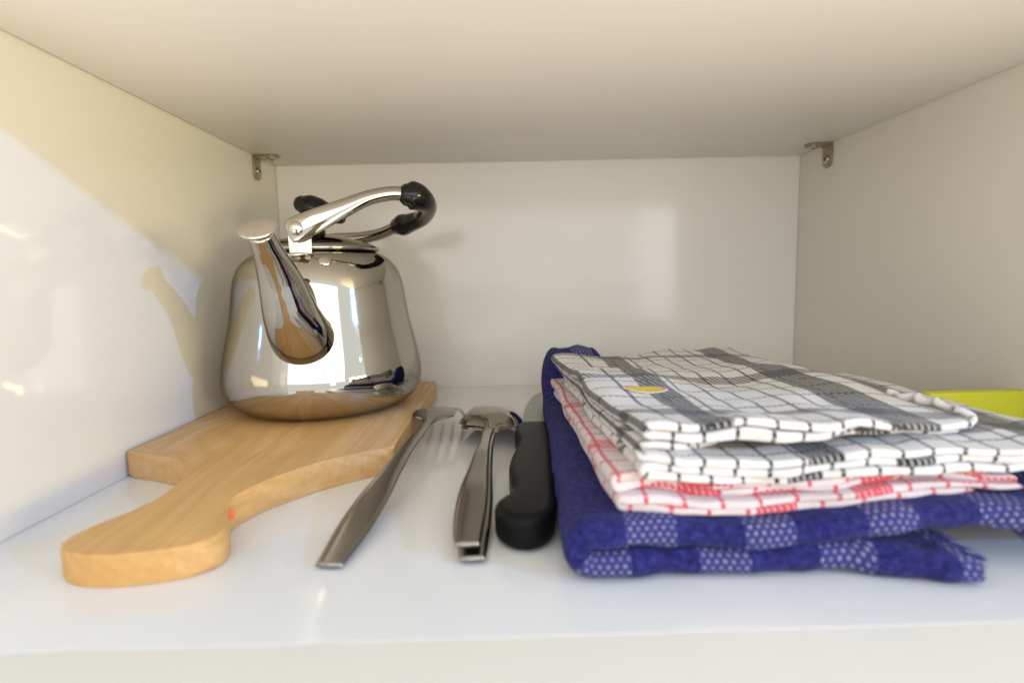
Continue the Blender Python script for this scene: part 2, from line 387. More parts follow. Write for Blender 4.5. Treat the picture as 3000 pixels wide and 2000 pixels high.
def bracket(label, side, yc):
    """small zinc angle bracket: one leg screwed to the side wall, the other under the shelf"""
    xw = XL if side < 0 else XR; s = 1 if side < 0 else -1
    root = empty('shelf_bracket', (xw, yc, ZC)); tag(root, label, 'bracket', 'angle brackets under the shelf')
    wd, t, leg = 0.0068, 0.0013, 0.0200
    def out(L):
        p = [(-wd, 0.0)] + [(-wd, L-wd)] + [(-wd*math.cos(a), L-wd+wd*math.sin(a)) for a in [math.pi*k/14 for k in range(1, 14)]] + [(wd, L-wd), (wd, 0.0)]
        return p
    def plate(name, L, f):
        p = out(L); n = len(p); bm = bmesh.new()
        a = [bm.verts.new(f(u, v, 0)) for u, v in p]; b = [bm.verts.new(f(u, v, t)) for u, v in p]
        bm.faces.new(a); bm.faces.new(b)
        for i in range(n): bm.faces.new((a[i], a[(i+1) % n], b[(i+1) % n], b[i]))
        bmesh.ops.recalc_face_normals(bm, faces=bm.faces)
        bmesh.ops.bevel(bm, geom=[e for e in bm.edges], offset=0.0003, segments=2, affect='EDGES')
        o = from_bm(name, bm, ZINC); sharp(o, 40); put(o, root); return o
    wl = plate('wall_leg', leg, lambda u, v, d: (xw+s*(0.0004+d), yc+u, ZC-0.0004-v))
    sl = plate('shelf_leg', leg*0.95, lambda u, v, d: (xw+s*(0.0018+v), yc+u, ZC-0.0005-d))
    # screws: countersunk ring, dome and cross slot
    def screw(c, nrm):
        bm = bmesh.new(); nv = Vector(nrm); q = nv.to_track_quat('Z', 'Y')
        prof = [(0.0034, 0.0), (0.0034, 0.0006), (0.0028, 0.0011), (0.0016, 0.0015), (0.0001, 0.0016)]
        rings = []
        for r, h in prof:
            rings.append([Vector(c)+q @ Vector((r*math.cos(2*math.pi*k/20), r*math.sin(2*math.pi*k/20), h)) for k in range(20)])
        o = loft('screw', rings, SCREW); put(o, root)
        for a in (0.4, 0.4+math.pi/2):
            d = Vector((math.cos(a), math.sin(a), 0)); e = Vector((-d.y, d.x, 0)); vs_ = []
            for h in (0.0012, 0.0019):
                for i, j in ((-1, -1), (1, -1), (1, 1), (-1, 1)):
                    vs_.append(Vector(c)+q @ (d*0.0019*i + e*0.0004*j + Vector((0, 0, h))))
            so = mesh('cross_slot', vs_, [(0, 1, 2, 3), (4, 5, 6, 7), (0, 1, 5, 4), (1, 2, 6, 5), (2, 3, 7, 6), (3, 0, 4, 7)], BLACK, smooth=False)
            so.parent = o
    screw((xw+s*0.0017, yc, ZC-0.0128), (s, 0, 0))
    screw((xw+s*0.0140, yc, ZC-0.0019), (0, 0, -1))
bracket('brassy angle bracket in the upper left corner behind the kettle', -1, 0.4925)
bracket('dark brassy angle bracket high on the right wall above the towels', 1, 0.4885)

# ------------------------------------------------------------------ chopping board
TB = 0.015
def cr2(pts, n):
    P = [(x, y, 0.0) for x, y in pts]
    return [(p[0], p[1]) for p in catmull(P, n)]
XBL, XBR = -0.2116, -0.0625
left_sh = [(-0.2095, 0.2962), (-0.190, 0.2885), (-0.176, 0.2815), (-0.164, 0.2725), (-0.1565, 0.2615), (-0.1530, 0.250), (-0.1508, 0.238), (-0.1500, 0.226), (-0.1530, 0.213), (-0.1583, 0.2005), (-0.1608, 0.190)]
tip = [(-0.1608, 0.190), (-0.1570, 0.1838), (-0.1480, 0.1795), (-0.1370, 0.1780), (-0.1255, 0.1792), (-0.1150, 0.1820), (-0.1070, 0.1868), (-0.1050, 0.1940)]
right_sh = [(-0.1050, 0.1940), (-0.1085, 0.2040), (-0.1145, 0.2140), (-0.1170, 0.2230), (-0.1165, 0.2320), (-0.1128, 0.2440), (-0.1047, 0.2573), (-0.0940, 0.2700), (-0.0800, 0.2820), (-0.0640, 0.2925)]
out = [(XBL, 0.2990)] + [(XBL+0.0005, 0.2975)] + cr2(left_sh, 44) + cr2(tip, 26)[1:] + cr2(right_sh, 40)[1:] + [(XBR, 0.2938), (XBR, 0.2955), (XBR, 0.4880), (XBR-0.002, 0.4900), (XBL+0.002, 0.4900), (XBL, 0.4880)]
board = empty('chopping_board', (-0.135, 0.34, 0)); tag(board, 'pale beech chopping board with a curved handle lying under the kettle', 'chopping board')
def board_top(y): return TB - 0.0026*ss(0.262, 0.190, y)
out2 = []
for x, y in out:
    f_ = (CAM_H-board_top(y))/(CAM_H-TB); out2.append((x*f_, y*f_))
bo = prism('board_body', out2, 0.0002, TB, WOOD, bev=0.0020, seg=4, ang=40); put(bo, board)
for v in bo.data.vertices: v.co.z *= board_top(v.co.y/1.02)/TB
# small orange paint dab on the neck
dab = mesh('orange_mark', [(-0.11735+0.0010*math.cos(a), 0.2235+0.0014*math.cos(a)*0.3, 0.0085+0.0026*math.sin(a)) for a in [2*math.pi*k/16 for k in range(16)]] + [(-0.1163, 0.2238, 0.0085)],
           [(k, (k+1) % 16, 16) for k in range(16)], plastic('orange_paint', (0.75, 0.16, 0.03), 0.5)); put(dab, board); dab['label'] = 'small orange paint mark on the board neck'

# ------------------------------------------------------------------ kettle
KC = Vector((-0.1327, 0.4014, TB))
kettle = empty('kettle', KC); tag(kettle, 'polished steel whistling kettle with black grip standing on the wooden board', 'kettle')
prof = catmull([(0.0005, 0.0006, 0), (0.030, 0.0004, 0), (0.0460, 0.0002, 0), (0.0520, 0.0012, 0), (0.0605, 0.0052, 0), (0.0672, 0.0125, 0), (0.0695, 0.0225, 0), (0.0686, 0.034, 0), (0.0655, 0.049, 0), (0.0622, 0.064, 0),
                (0.0601, 0.0775, 0), (0.0587, 0.0877, 0), (0.0567, 0.0955, 0), (0.0532, 0.1022, 0), (0.0485, 0.1072, 0), (0.0435, 0.1101, 0), (0.0385, 0.1112, 0)], 110)
body = lathe('body', [(p[0], p[1]) for p in prof], CHROME, KC, seg=160); put(body, kettle)
lidp = catmull([(0.0392, 0.1112, 0), (0.0418, 0.1122, 0), (0.0424, 0.1136, 0), (0.0415, 0.1148, 0), (0.0385, 0.1164, 0), (0.030, 0.1196, 0), (0.020, 0.1222, 0), (0.010, 0.1238, 0), (0.0003, 0.1243, 0)], 46)
lid = lathe('lid', [(p[0], p[1]) for p in lidp], CHROME, KC, seg=128); put(lid, kettle)
# lid knob: tilted black fin on a short stem
def ellipsoid(name, c, ax, mat, rot=None, nu=40, nv=24, power=1.0):
    vs_, fs = [], []
    for j in range(nv+1):
        ph = math.pi*j/nv
        for k in range(nu):
            th = 2*math.pi*k/nu
            p = Vector((ax[0]*math.cos(ph), ax[1]*math.sin(ph)*math.cos(th), ax[2]*math.sin(ph)*math.sin(th)))
            if rot: p = rot @ p
            vs_.append(Vector(c)+p)
    for j in range(nv):
        for k in range(nu):
            a, b = j*nu+k, j*nu+(k+1) % nu
            fs.append((a, b, b+nu, a+nu))
    return mesh(name, vs_, fs, mat)
kn = tube('lid_knob', [(-0.1425, 0.4014, 0.1612, 0.0080, 0.0062), (-0.138, 0.4014, 0.1595, 0.0100, 0.0085), (-0.130, 0.4014, 0.1562, 0.0100, 0.0085), (-0.122, 0.4014, 0.1530, 0.0090, 0.0060), (-0.116, 0.4014, 0.1510, 0.007, 0.0042)], BLACK, n=30, seg=28)
put(kn, kettle)
st = tube('knob_stem', [(-0.1327, 0.4014, 0.1375, 0.006, 0.006), (-0.1325, 0.4014, 0.146, 0.0048, 0.0048), (-0.132, 0.4014, 0.154, 0.005, 0.005)], BLACK, n=8, seg=20); put(st, kettle)

# spout: tapering horn at 45 degrees
sd = Vector((0.06, -0.998, 0)).normalized(); sl = Vector((sd.y, -sd.x, 0))   # outward, lateral
cen = Vector((KC.x, KC.y, 0))
sp = catmull([(0.040, 0.064, 0, 0.0202, 0.0195), (0.055, 0.0690, 0, 0.0200, 0.0185), (0.0680, 0.0775, 0, 0.0182, 0.0160), (0.0765, 0.0870, 0, 0.0161, 0.0138), (0.0825, 0.0980, 0, 0.0140, 0.0118),
              (0.0885, 0.1085, 0, 0.0118, 0.0098), (0.0965, 0.1180, 0, 0.0092, 0.0082), (0.1060, 0.1265, 0, 0.0072, 0.0070), (0.1115, 0.1315, 0, 0.0068, 0.0066)], 60)
rings = []
for i, s in enumerate(sp):
    a, b = sp[max(0, i-1)], sp[min(60, i+1)]
    t = (sd*(b[0]-a[0]) + Vector((0, 0, b[1]-a[1]))).normalized()
    nrm = sl.cross(t).normalized()
    c = cen + sd*s[0] + Vector((0, 0, s[1])) - sl*0.0026*ss(0.100, 0.070, s[0])
    rings.append([c + sl*s[3]*math.cos(2*math.pi*k/64) + nrm*s[4]*math.sin(2*math.pi*k/64) for k in range(64)])
spo = loft('spout', rings, CHROME); put(spo, kettle)
# weld bead where the spout meets the body
# whistle cap: tilted disc with a rolled rim and a thumb tab
cn = (sd*math.cos(math.radians(54)) + Vector((0, 0, math.sin(math.radians(54))))).normalized()
cc = cen + sd*0.1132 + Vector((0, 0, 0.1328))
q = cn.to_track_quat('Z', 'Y')
capp = [(0.0062, -0.0012), (0.0085, -0.0010), (0.0094, -0.0004), (0.0098, 0.0005), (0.0093, 0.0013), (0.0083, 0.0014), (0.006, 0.0017), (0.0003, 0.0019)]
capp = [(p[0], p[1]) for p in catmull([(a, b, 0) for a, b in capp], 24)]
rings = [[cc + q @ Vector((r*math.cos(2*math.pi*k/48), r*math.sin(2*math.pi*k/48), h)) for k in range(48)] for r, h in capp]
cap = loft('spout_cap', rings, CHROME2); put(cap, kettle)
bk = (Vector((0.42, 0.90, 0)) - cn*Vector((0.42, 0.90, 0)).dot(cn)).normalized(); bs = cn.cross(bk)
tabr = []
for d, wd, h in ((0.006, 0.006, 0.0012), (0.010, 0.0062, 0.0018), (0.0125, 0.0058, 0.0030), (0.0150, 0.0050, 0.0042), (0.0160, 0.0035, 0.0044)):
    c = cc + bk*d + cn*h
    tabr.append([c+bs*wd-cn*0.0006, c+bs*wd+cn*0.0006, c-bs*wd+cn*0.0006, c-bs*wd-cn*0.0006])
tab = loft('thumb_tab', tabr, CHROME2); tab.parent = cap; sharp(tab, 50); tab.matrix_parent_inverse = cap.matrix_parent_inverse.copy()
# brackets that carry the bail handle
def carrier(x, y, sgn):
    o = []
    zt = 0.1465
    prof2 = [(0.0070, 0.1218, 0.0), (0.0073, 0.1300, -0.0004), (0.0072, 0.1385, -0.0008)]
    prof2 += [(0.0072*math.cos(a), 0.1395+0.0072*math.sin(a), -0.0008) for a in [math.pi/2*k/6 for k in range(6)]]
    r = []
    for wd, z, dy in prof2:
        r.append([Vector((x-wd, y+sgn*dy-0.0008, z)), Vector((x+wd, y+sgn*dy-0.0008, z)), Vector((x+wd, y+sgn*dy+0.0008, z)), Vector((x-wd, y+sgn*dy+0.0008, z))])
    c = loft('handle_carrier', r, CHROME2); sharp(c, 40); put(c, kettle)
    f = box('carrier_foot', x-0.0072, x+0.0072, min(y, y+sgn*-0.010), max(y, y-sgn*0.010), 0.1222, 0.1236, CHROME2, bev=0.0004); put(f, kettle)
NP = Vector((-0.1290, 0.3545, 0.1392))
AX = Vector((-0.022, 0.088, -0.002))
carrier(NP.x-0.0005, NP.y+0.0032, 1)
carrier(NP.x+AX.x, NP.y+AX.y-0.0032, -1)
near = [(-0.1345, 0.3528, 0.1372, 0.0014, 0.0072), (-0.1295, 0.3528, 0.1392, 0.0015, 0.0080), (-0.1145, 0.3532, 0.1454, 0.0020, 0.0073), (-0.0996, 0.3550, 0.1518, 0.0032, 0.0058), (-0.0849, 0.3585, 0.1582, 0.0042, 0.0047),
        (-0.0703, 0.3630, 0.1614, 0.0045, 0.0045), (-0.0600, 0.3672, 0.1606, 0.0045, 0.0045), (-0.0530, 0.3710, 0.1590, 0.0045, 0.0045)]
na = tube('handle_arm', near, CHROME, n=60, seg=32); put(na, kettle)
far = [(-0.1560, 0.4440, 0.1350, 0.0014, 0.0058), (-0.1500, 0.4440, 0.1362, 0.0015, 0.0065), (-0.1300, 0.4435, 0.1385, 0.0022, 0.0058), (-0.1120, 0.4420, 0.1398, 0.0032, 0.0048), (-0.0960, 0.4385, 0.1425, 0.0040, 0.0043),
       (-0.0850, 0.4345, 0.1462, 0.0042, 0.0042), (-0.0780, 0.4310, 0.1488, 0.0042, 0.0042), (-0.0720, 0.4280, 0.1500, 0.0042, 0.0042)]
fa = tube('handle_arm', far, CHROME, n=60, seg=32); put(fa, kettle)
grip = tube('grip', [(-0.0610, 0.3658, 0.1607, 0.0070, 0.0074), (-0.0590, 0.3667, 0.1606, 0.0085, 0.0092), (-0.0553, 0.3688, 0.1597, 0.0084, 0.0088), (-0.0516, 0.3760, 0.1575, 0.0070, 0.0072), (-0.0520, 0.3900, 0.1545, 0.0064, 0.0064),
                     (-0.0583, 0.4080, 0.1510, 0.0062, 0.0062), (-0.0695, 0.4220, 0.1488, 0.0070, 0.0070), (-0.0765, 0.4288, 0.1480, 0.0082, 0.0082), (-0.0800, 0.4312, 0.1476, 0.0068, 0.0068)], BLACK, n=70, seg=32)
put(grip, kettle)
def rivet(c, nrm, r, h, mat=CHROME2):
    q = Vector(nrm).to_track_quat('Z', 'Y')
    rr = [[Vector(c)+q @ Vector((r*math.cos(b)*math.cos(2*math.pi*k/28), r*math.cos(b)*math.sin(2*math.pi*k/28), h*math.sin(b))) for k in range(28)] for b in [math.pi/2*j/9*0.98 for j in range(10)]]
    o = loft('rivet', rr, mat); put(o, kettle); return o
rivet((NP.x-0.0008, 0.3514, 0.1394), (0.1, -1, 0.0), 0.0046, 0.0022)
# rivet heads on the shoulder of the body
def body_pt(ang, z):
    r = None
    for a, b in zip(prof, prof[1:]):
        if a[1] <= z <= b[1] and a[1] < b[1]:
            k = (z-a[1])/(b[1]-a[1]); r = a[0]+(b[0]-a[0])*k; dr = (b[0]-a[0])/(b[1]-a[1])
    c = Vector((KC.x+r*math.cos(ang), KC.y+r*math.sin(ang), KC.z+z)); n = Vector((math.cos(ang), math.sin(ang), -dr)).normalized()
    return c, n
c, n = body_pt(math.radians(-68), 0.1040); rivet(c, n, 0.0042, 0.0014)

# ------------------------------------------------------------------ cutlery
def blade_loft(name, st, mat, n=70, seg=7, parent=None):
    """st: (x,y,z,half_width,thickness,crown) along the piece; cross-section a crowned bar."""
    S = catmull(st, n); rings = []
    for i, s in enumerate(S):
        t = (Vector(S[min(n, i+1)][:3]) - Vector(S[max(0, i-1)][:3])); t.normalize()
        side = Vector((t.y, -t.x, 0)).normalized(); upv = side.cross(t).normalized()
        if upv.z < 0: upv = -upv
        c = Vector(s[:3]); hw, th, cr = s[3:6]; top, bot = [], []
        for k in range(seg+1):
            q = -1+2*k/seg; e = (1-abs(q)**6)**0.5 if abs(q) < 1 else 0.0
            z = -cr*q*q
            top.append(c+side*hw*q+upv*(z+th*0.5*max(e, 0.25))); bot.append(c+side*hw*q+upv*(z-th*0.5*max(e, 0.25)))
        rings.append(top+bot[::-1])
    return loft(name, rings, mat, parent)
# fork, face down
fork = empty('fork', (-0.06, 0.28, 0)); tag(fork, 'steel table fork lying tines down beside the chopping board', 'fork')
def fx(y): return -0.0665 + 0.1104*(y-0.1905)
fh = blade_loft('handle', [(fx(y), y, z, hw, th_, cr_) for y, z, hw, th_, cr_ in ((0.1905, 0.0018, 0.0050, 0.0016, 0.0), (0.2010, 0.0030, 0.0061, 0.0019, 0.0002), (0.2190, 0.0054, 0.0074, 0.0021, 0.0002), (0.2400, 0.0082, 0.0071, 0.0022, 0.0002),
     (0.2620, 0.0108, 0.0055, 0.0023, 0.0004), (0.2850, 0.0130, 0.0041, 0.0025, 0.0003), (0.3060, 0.0142, 0.0032, 0.0026, 0.0003), (0.3230, 0.0148, 0.0028, 0.0026, 0.0002), (0.3370, 0.0156, 0.0030, 0.0025, 0.0002), (0.3430, 0.0164, 0.0052, 0.0022, 0.0004),
     (0.3465, 0.0170, 0.0098, 0.0020, 0.0007), (0.3500, 0.0176, 0.0130, 0.0019, 0.0010), (0.3590, 0.0187, 0.0143, 0.0018, 0.0013), (0.3660, 0.0188, 0.0142, 0.0017, 0.0015))], CUTLERY, n=110)
put(fh, fork)
for k in range(4):
    o_ = -0.0119 + k*0.00793; cz = -0.0015*(o_/0.0141)**2
    tn = blade_loft('tine', [(-0.0478+o_, 0.3640, 0.0188+cz, 0.0021, 0.0017, 0), (-0.0470+o_, 0.3720, 0.0178+cz, 0.0020, 0.0017, 0), (-0.0458+o_, 0.3840, 0.0142+cz, 0.0018, 0.0017, 0), (-0.0447+o_, 0.3960, 0.0085+cz*0.6, 0.0015, 0.0016, 0), (-0.0440+o_*0.97, 0.4050, 0.0026, 0.0009, 0.0013, 0)], CUTGLOSS, n=24, seg=4)
    put(tn, fork)
# two spoons nested face down
def spoon(label, dz, dx, dy, rot, hz):
    root = empty('spoon', (-0.012, 0.28, 0)); tag(root, label, 'spoon', 'two nested spoons')
    R_ = Matrix.Rotation(rot, 4, 'Z')
    piv = Vector((-0.0105, 0.362, 0))
    def T(v): return piv + R_ @ (Vector(v)-piv) + Vector((dx, dy, 0))
    st = [(-0.0163, 0.1925, hz+0.0022, 0.0048, 0.0017, 0.0), (-0.0166, 0.2040, hz+0.0037, 0.0060, 0.0019, 0.0004), (-0.0163, 0.2190, hz+0.0058, 0.0066, 0.0021, 0.0007), (-0.0156, 0.2360, hz+0.0083, 0.0063, 0.0022, 0.0008), (-0.0146, 0.2560, hz*0.8+0.0106, 0.0050, 0.0023, 0.0008),
          (-0.0135, 0.2760, hz*0.7+dz*0.3+0.0122, 0.0038, 0.0025, 0.0006), (-0.0126, 0.2940, dz+0.0128, 0.0031, 0.0026, 0.0004), (-0.0120, 0.3100, dz+0.0128, 0.0031, 0.0025, 0.0004), (-0.0113, 0.3230, dz+0.0126, 0.0034, 0.0022, 0.0005), (-0.0108, 0.3330, dz+0.0122, 0.0036, 0.0016, 0.0008)]
    st = [tuple(T(s[:3])) + tuple(s[3:]) for s in st]
    h = blade_loft('handle', st, CUTLERY); put(h, root)
    # bowl: egg-shaped dome with thickness
    cx, cy, L, W, D = -0.0105, 0.3610, 0.0315, 0.0215, 0.0128
    NU, NV = 64, 16; top, bot = [], []
    def shape(th, q):
        c_, s_ = math.cos(th), math.sin(th)
        wx = W*(1.0 - 0.10*s_)
        tg = math.exp(-(c_/0.22)**2)*(1 if s_ < 0 else 0)
        x = cx + wx*q*c_; y = cy + L*q*s_ - 0.0075*tg*q**3
        z = 0.0070 - 0.0058*q*s_ + D*(1-q**2.3)**0.85
        return x, y, z
    vs_, fs = [], []
    for side_ in (0, 1):
        for j in range(NV+1):
            q = max(0.02, j/NV)
            for k in range(NU):
                x, y, z = shape(2*math.pi*k/NU, q*(1.0 if side_ == 0 else 0.955))
                vs_.append(T((x, y, z+dz-(0.0 if side_ == 0 else 0.0013))))
    M = (NV+1)*NU
    for side_ in (0, 1):
        for j in range(NV):
            for k in range(NU):
                a = side_*M+j*NU+k; b = side_*M+j*NU+(k+1) % NU
                fs.append((a, b, b+NU, a+NU))
    for k in range(NU):
        a, b = NV*NU+k, NV*NU+(k+1) % NU
        fs.append((a, b, b+M, a+M))
    fs.append(tuple(range(NU))); fs.append(tuple(M+k for k in range(NU)))
    b = mesh('bowl', vs_, fs, CUTGLOSS); sharp(b, 60); put(b, root)
spoon('lower steel spoon, lying face down on the floor under the other spoon', 0.0, 0.0012, -0.0015, 0.008, 0.0)
spoon('upper steel spoon, nested face down on top of the other spoon', 0.0024, 0.0, 0.0005, 0.003, 0.0046)

# knife
knife = empty('kitchen_knife', (0.012, 0.27, 0)); tag(knife, 'kitchen knife with a chunky black handle lying against the blue towel', 'knife')
ko_ = [(0.0260, 0.3405), (0.0250, 0.3000), (0.0225, 0.2600), (0.0200, 0.2280), (0.0188, 0.2120), (0.0160, 0.2030), (0.0110, 0.1985), (0.0055, 0.1975), (0.0002, 0.1995), (-0.0040, 0.2042), (-0.0060, 0.2105), (-0.0054, 0.2168), (-0.0026, 0.2215),
       (0.0008, 0.2258), (0.0020, 0.2320), (0.0010, 0.2430), (0.0004, 0.2580), (0.0018, 0.2740), (0.0048, 0.2910), (0.0066, 0.3010), (0.0058, 0.3090), (0.0046, 0.3200), (0.0050, 0.3310), (0.0080, 0.3395), (0.0110, 0.3412)]
ko_ = cr2(ko_ + [ko_[0]], 120)[:-1]
def round_prism(name, pts, z0, z1, rad, mat, seg=8):
    n = len(pts); nr = []
    for i in range(n):
        a, b = Vector(pts[i-1]), Vector(pts[(i+1) % n]); t = (b-a).normalized(); nr.append(Vector((-t.y, t.x)))
    area_ = sum(pts[i-1][0]*pts[i][1]-pts[i][0]*pts[i-1][1] for i in range(n))
    sg = 1 if area_ > 0 else -1
    rings = []
    for k in range(seg+1):
        a = math.pi/2*k/seg; rings.append((rad*(1-math.sin(a)), z0+rad*(1-math.cos(a))))
    for k in range(seg+1):
        a = math.pi/2*k/seg; rings.append((rad*(1-math.cos(a)), z1-rad*(1-math.sin(a))))
    R_ = []
    for off, z in rings:
        q_ = [Vector(pts[i])+nr[i]*off*sg for i in range(n)]
        for _ in range(2): q_ = [(q_[i-1]+q_[i]*2+q_[(i+1) % n])/4 for i in range(n)]
        R_.append([Vector((p.x, p.y, z)) for p in q_])
    return loft(name, R_, mat)
kh = round_prism('handle', ko_, 0.0003, 0.0150, 0.0040, KNIFEBLK); put(kh, knife)
bp = [(0.0100, 0.3405), (0.0108, 0.360), (0.0125, 0.385), (0.0155, 0.410), (0.0205, 0.435), (0.0262, 0.452), (0.0320, 0.460)]
bp = cr2(bp, 24) + [(0.0335, 0.452), (0.0320, 0.430), (0.0290, 0.380), (0.0260, 0.3405)]
kb = prism('blade', bp, 0.0072, 0.0088, BLADE, bev=0.0006, seg=1, ang=20); put(kb, knife)

# ------------------------------------------------------------------ towels
def fold_path(layers, step=0.0024):
    """layers: list of (z, x_left, x_right) bottom to top, joined alternately at the left and the right.
    The first layer starts at its right end. Returns (x, z, nx, nz) samples with arc length."""
    pts = []
    d = -1
    for i, (z, xl, xr) in enumerate(layers):
        a, b = (xr, xl) if d < 0 else (xl, xr)
        n = max(2, int(abs(b-a)/step))
        for k in range(n+1): pts.append((a+(b-a)*k/n, z))
        if i < len(layers)-1:
            z2 = layers[i+1][0]; x2 = layers[i+1][1 if d < 0 else 2]
            r = (z2-z)/2; m = 10
            for k in range(1, m):
                t = math.pi*k/m
                xx = b+(x2-b)*k/m
                pts.append((xx + d*r*1.15*math.sin(t), (z+z2)/2 - r*math.cos(t)))
        d = -d
    out = []; s = 0.0
    for i, p in enumerate(pts):
        if i: s += math.dist(p, pts[i-1])
        a, b = pts[max(0, i-1)], pts[min(len(pts)-1, i+1)]
        tx, tz = b[0]-a[0], b[1]-a[1]; l = math.hypot(tx, tz) or 1
        out.append((p[0], p[1], -tz/l, tx/l, s))
    return out
def towel_mesh(name, path, th, yf, yb, warp, mat, parent, ny=70, plump=1.0, endtaper=0.004, u0=0.0):
    """path swept in y as a plump ribbon: a stadium ring (top, rounded front, bottom, rounded back) for each path sample."""
    S = path[-1][4]; vs_, fs, uvs = [], [], []
    arc = 8
    ring = []                                  # (y parameter 0..1 from front to back, offset along normal -1..1, extra y at the front/back round)
    for k in range(ny+1): ring.append((k/ny, 1.0, 0.0))
    for k in range(1, arc): a = math.pi*k/arc; ring.append((1.0, math.cos(a), math.sin(a)))
    for k in range(ny+1): ring.append((1-k/ny, -1.0, 0.0))
    for k in range(1, arc): a = math.pi*k/arc; ring.append((0.0, -math.cos(a), -math.sin(a)))
    n = len(ring)
    for (x, z, nx, nz, s) in path:
        e = min(1.0, math.sqrt(max(0.0, min(s, S-s))/endtaper*(2-min(1, min(s, S-s)/endtaper)))) if endtaper else 1.0
        e = max(e, 0.05)
        a, b = yf(s, x, z), yb(s, x, z)
        for (f, o, ex) in ring:
            y = a+(b-a)*f
            tk = th*0.5*e*(1+0.24*noise.noise(Vector((s*55, y*55, 2.0)))+0.12*noise.noise(Vector((s*130, y*90, 6.0))))
            px, pz = x+nx*o*tk, z+nz*o*tk
            py = y+ex*tk*plump
            wx, wy, wz = warp(px, py, pz, s)
            vs_.append((wx, wy, wz))
            ang = math.acos(max(-1, min(1, o)))
            if ex < 0: vv = a - ang*tk
            elif ex > 0: vv = b + ang*tk
            elif o > 0: vv = y
            else: vv = a - math.pi*tk - (y-a)
            uvs.append((u0+s, vv))
    m = len(path)
    for i in range(m-1):
        for k in range(n):
            p, q_ = i*n+k, i*n+(k+1) % n
            fs.append((p, q_, q_+n, p+n))
    fs.append(tuple(range(n))[::-1]); fs.append(tuple((m-1)*n+k for k in range(n)))
    o = mesh(name, vs_, fs, mat, parent)
    uvl = o.data.uv_layers.new(name='UVMap')
    for lp in o.data.loops: uvl.data[lp.index].uv = uvs[lp.vertex_index]
    return o
def nz(*a): return noise.noise(Vector(a))

# the stack's common undulation, growing with height so that layers never cross
def stackwave(x, y, z):
    h = ss(0.0, 0.05, z)
    w_ = 0.0018*nz(x*16, y*13, 0.3) + 0.0010*nz(x*48, y*40, 5.0)
    return w_*h*1.6
# --- blue towel
def blue_warp(x, y, z, s):
    k = (y-0.18)/0.25
    left = ss(0.12, 0.03, x)
    dx = 0.010*k*left
    dz = stackwave(x, y, z)
    # lower layer lifts and droops towards the right front
    if z < 0.0105: dz += 0.0022*math.sin(x*62+0.4)*ss(0.045, 0.10, x)*ss(0.0, 0.006, z)
    else: dz += 0.0026*math.sin(x*46+1.0)*ss(0.04, 0.08, x) + 0.003*ss(0.15, 0.2, x)
    # the back edge is bunched up behind the tea towels
    b = ss(0.365, 0.405, y)*ss(0.085, 0.060, x)
    dz += z*1.50*b
    dy = 0.0022*nz(x*30, z*90, 1.0) + (-0.004 if z < 0.0105 else 0.0)*ss(0.10, 0.15, x)
    return x+dx, y+dy, max(0.0002, z+dz)
btowel = empty('folded_towel', (0.10, 0.29, 0)); tag(btowel, 'thick navy blue towel with white dotted stripes, bottom of the folded stack', 'towel', 'folded towels')
bpath = fold_path([(0.0052, 0.0290, 0.158), (0.0158, 0.0290, 0.232)])
bt = towel_mesh('cloth', bpath, 0.0096, lambda s, x, z: 0.182 + (-0.008*ss(0.10, 0.16, x) if z < 0.0105 else 0.004*nz(x*22, 1, 1)) + 0.002*nz(x*40, z*80, 0), lambda s, x, z: 0.425, blue_warp, BLUE, None, ny=80, endtaper=0.003, u0=0.0095)
put(bt, btowel)
# frayed end of the lower layer
def fringe(name, base_fn, cnt, mat, root):
    vs_, fs = [], []
    for i in range(cnt):
        p = Vector(base_fn()); L = random.uniform(0.002, 0.0065); d = Vector((1, random.uniform(-0.35, 0.25), random.uniform(-0.35, 0.15))).normalized()
        r = random.uniform(0.00018, 0.00042); k0 = len(vs_)
        for j, (f, rr) in enumerate(((0, 1), (0.5, 0.9), (1, 0.25))):
            c = p+d*L*f+Vector((0, 0, -0.001*f*f)); c.z = max(c.z, 0.0008)
            for k in range(5): a = 2*math.pi*k/5; vs_.append(c+Vector((0, math.cos(a)*r*rr, math.sin(a)*r*rr)))
        for j in range(2):
            for k in range(5): a, b = k0+j*5+k, k0+j*5+(k+1) % 5; fs.append((a, b, b+5, a+5))
    o = mesh(name, vs_, fs, mat); put(o, root); return o
fringe('fringe', lambda: (0.1555+random.uniform(-0.0015, 0.001), random.uniform(0.172, 0.21), random.uniform(0.0010, 0.0090)), 420, plastic('blue_yarn', (0.025, 0.03, 0.19), 0.9), btowel)
# --- red checked towel
REDC = tea_cloth('red_check_cotton', (0.62, 0.045, 0.07), (0.70, 0.60, 0.615), 0.0140, 0.0125, [(-0.035, 0.014), (0.030, 0.012), (0.112, 0.018), (-0.10, 0.014), (-0.21, 0.016), (-0.36, 0.016), (-0.47, 0.014)], [(0.225, 0.013), (0.305, 0.012), (0.178, 0.006)], phase=(0.002, 0.003), lw=0.0016)
def red_warp(x, y, z, s):
    k = (y-0.18)/0.25
    left = ss(0.12, 0.04, x)
    dx = -0.0045*k*left + 0.002*nz(y*30, 3, 1)*left
    t = ss(0.020, 0.031, z)
    dz = stackwave(x, y, z) + 0.0020*math.sin(x*46+1.0)*ss(0.04, 0.08, x) + 0.0018*ss(0.15, 0.2, x)
    dz += 0.0012*t*nz(x*40, y*22, 9) + 0.0026*t*ss(0.072, 0.048, x)
    return x+dx, y+0.002*nz(x*45, z*200, 4), z+dz
rtowel = empty('folded_tea_towel', (0.11, 0.28, 0.022)); tag(rtowel, 'white tea towel with red check, folded between the navy towel and the black check', 'tea towel', 'folded towels')
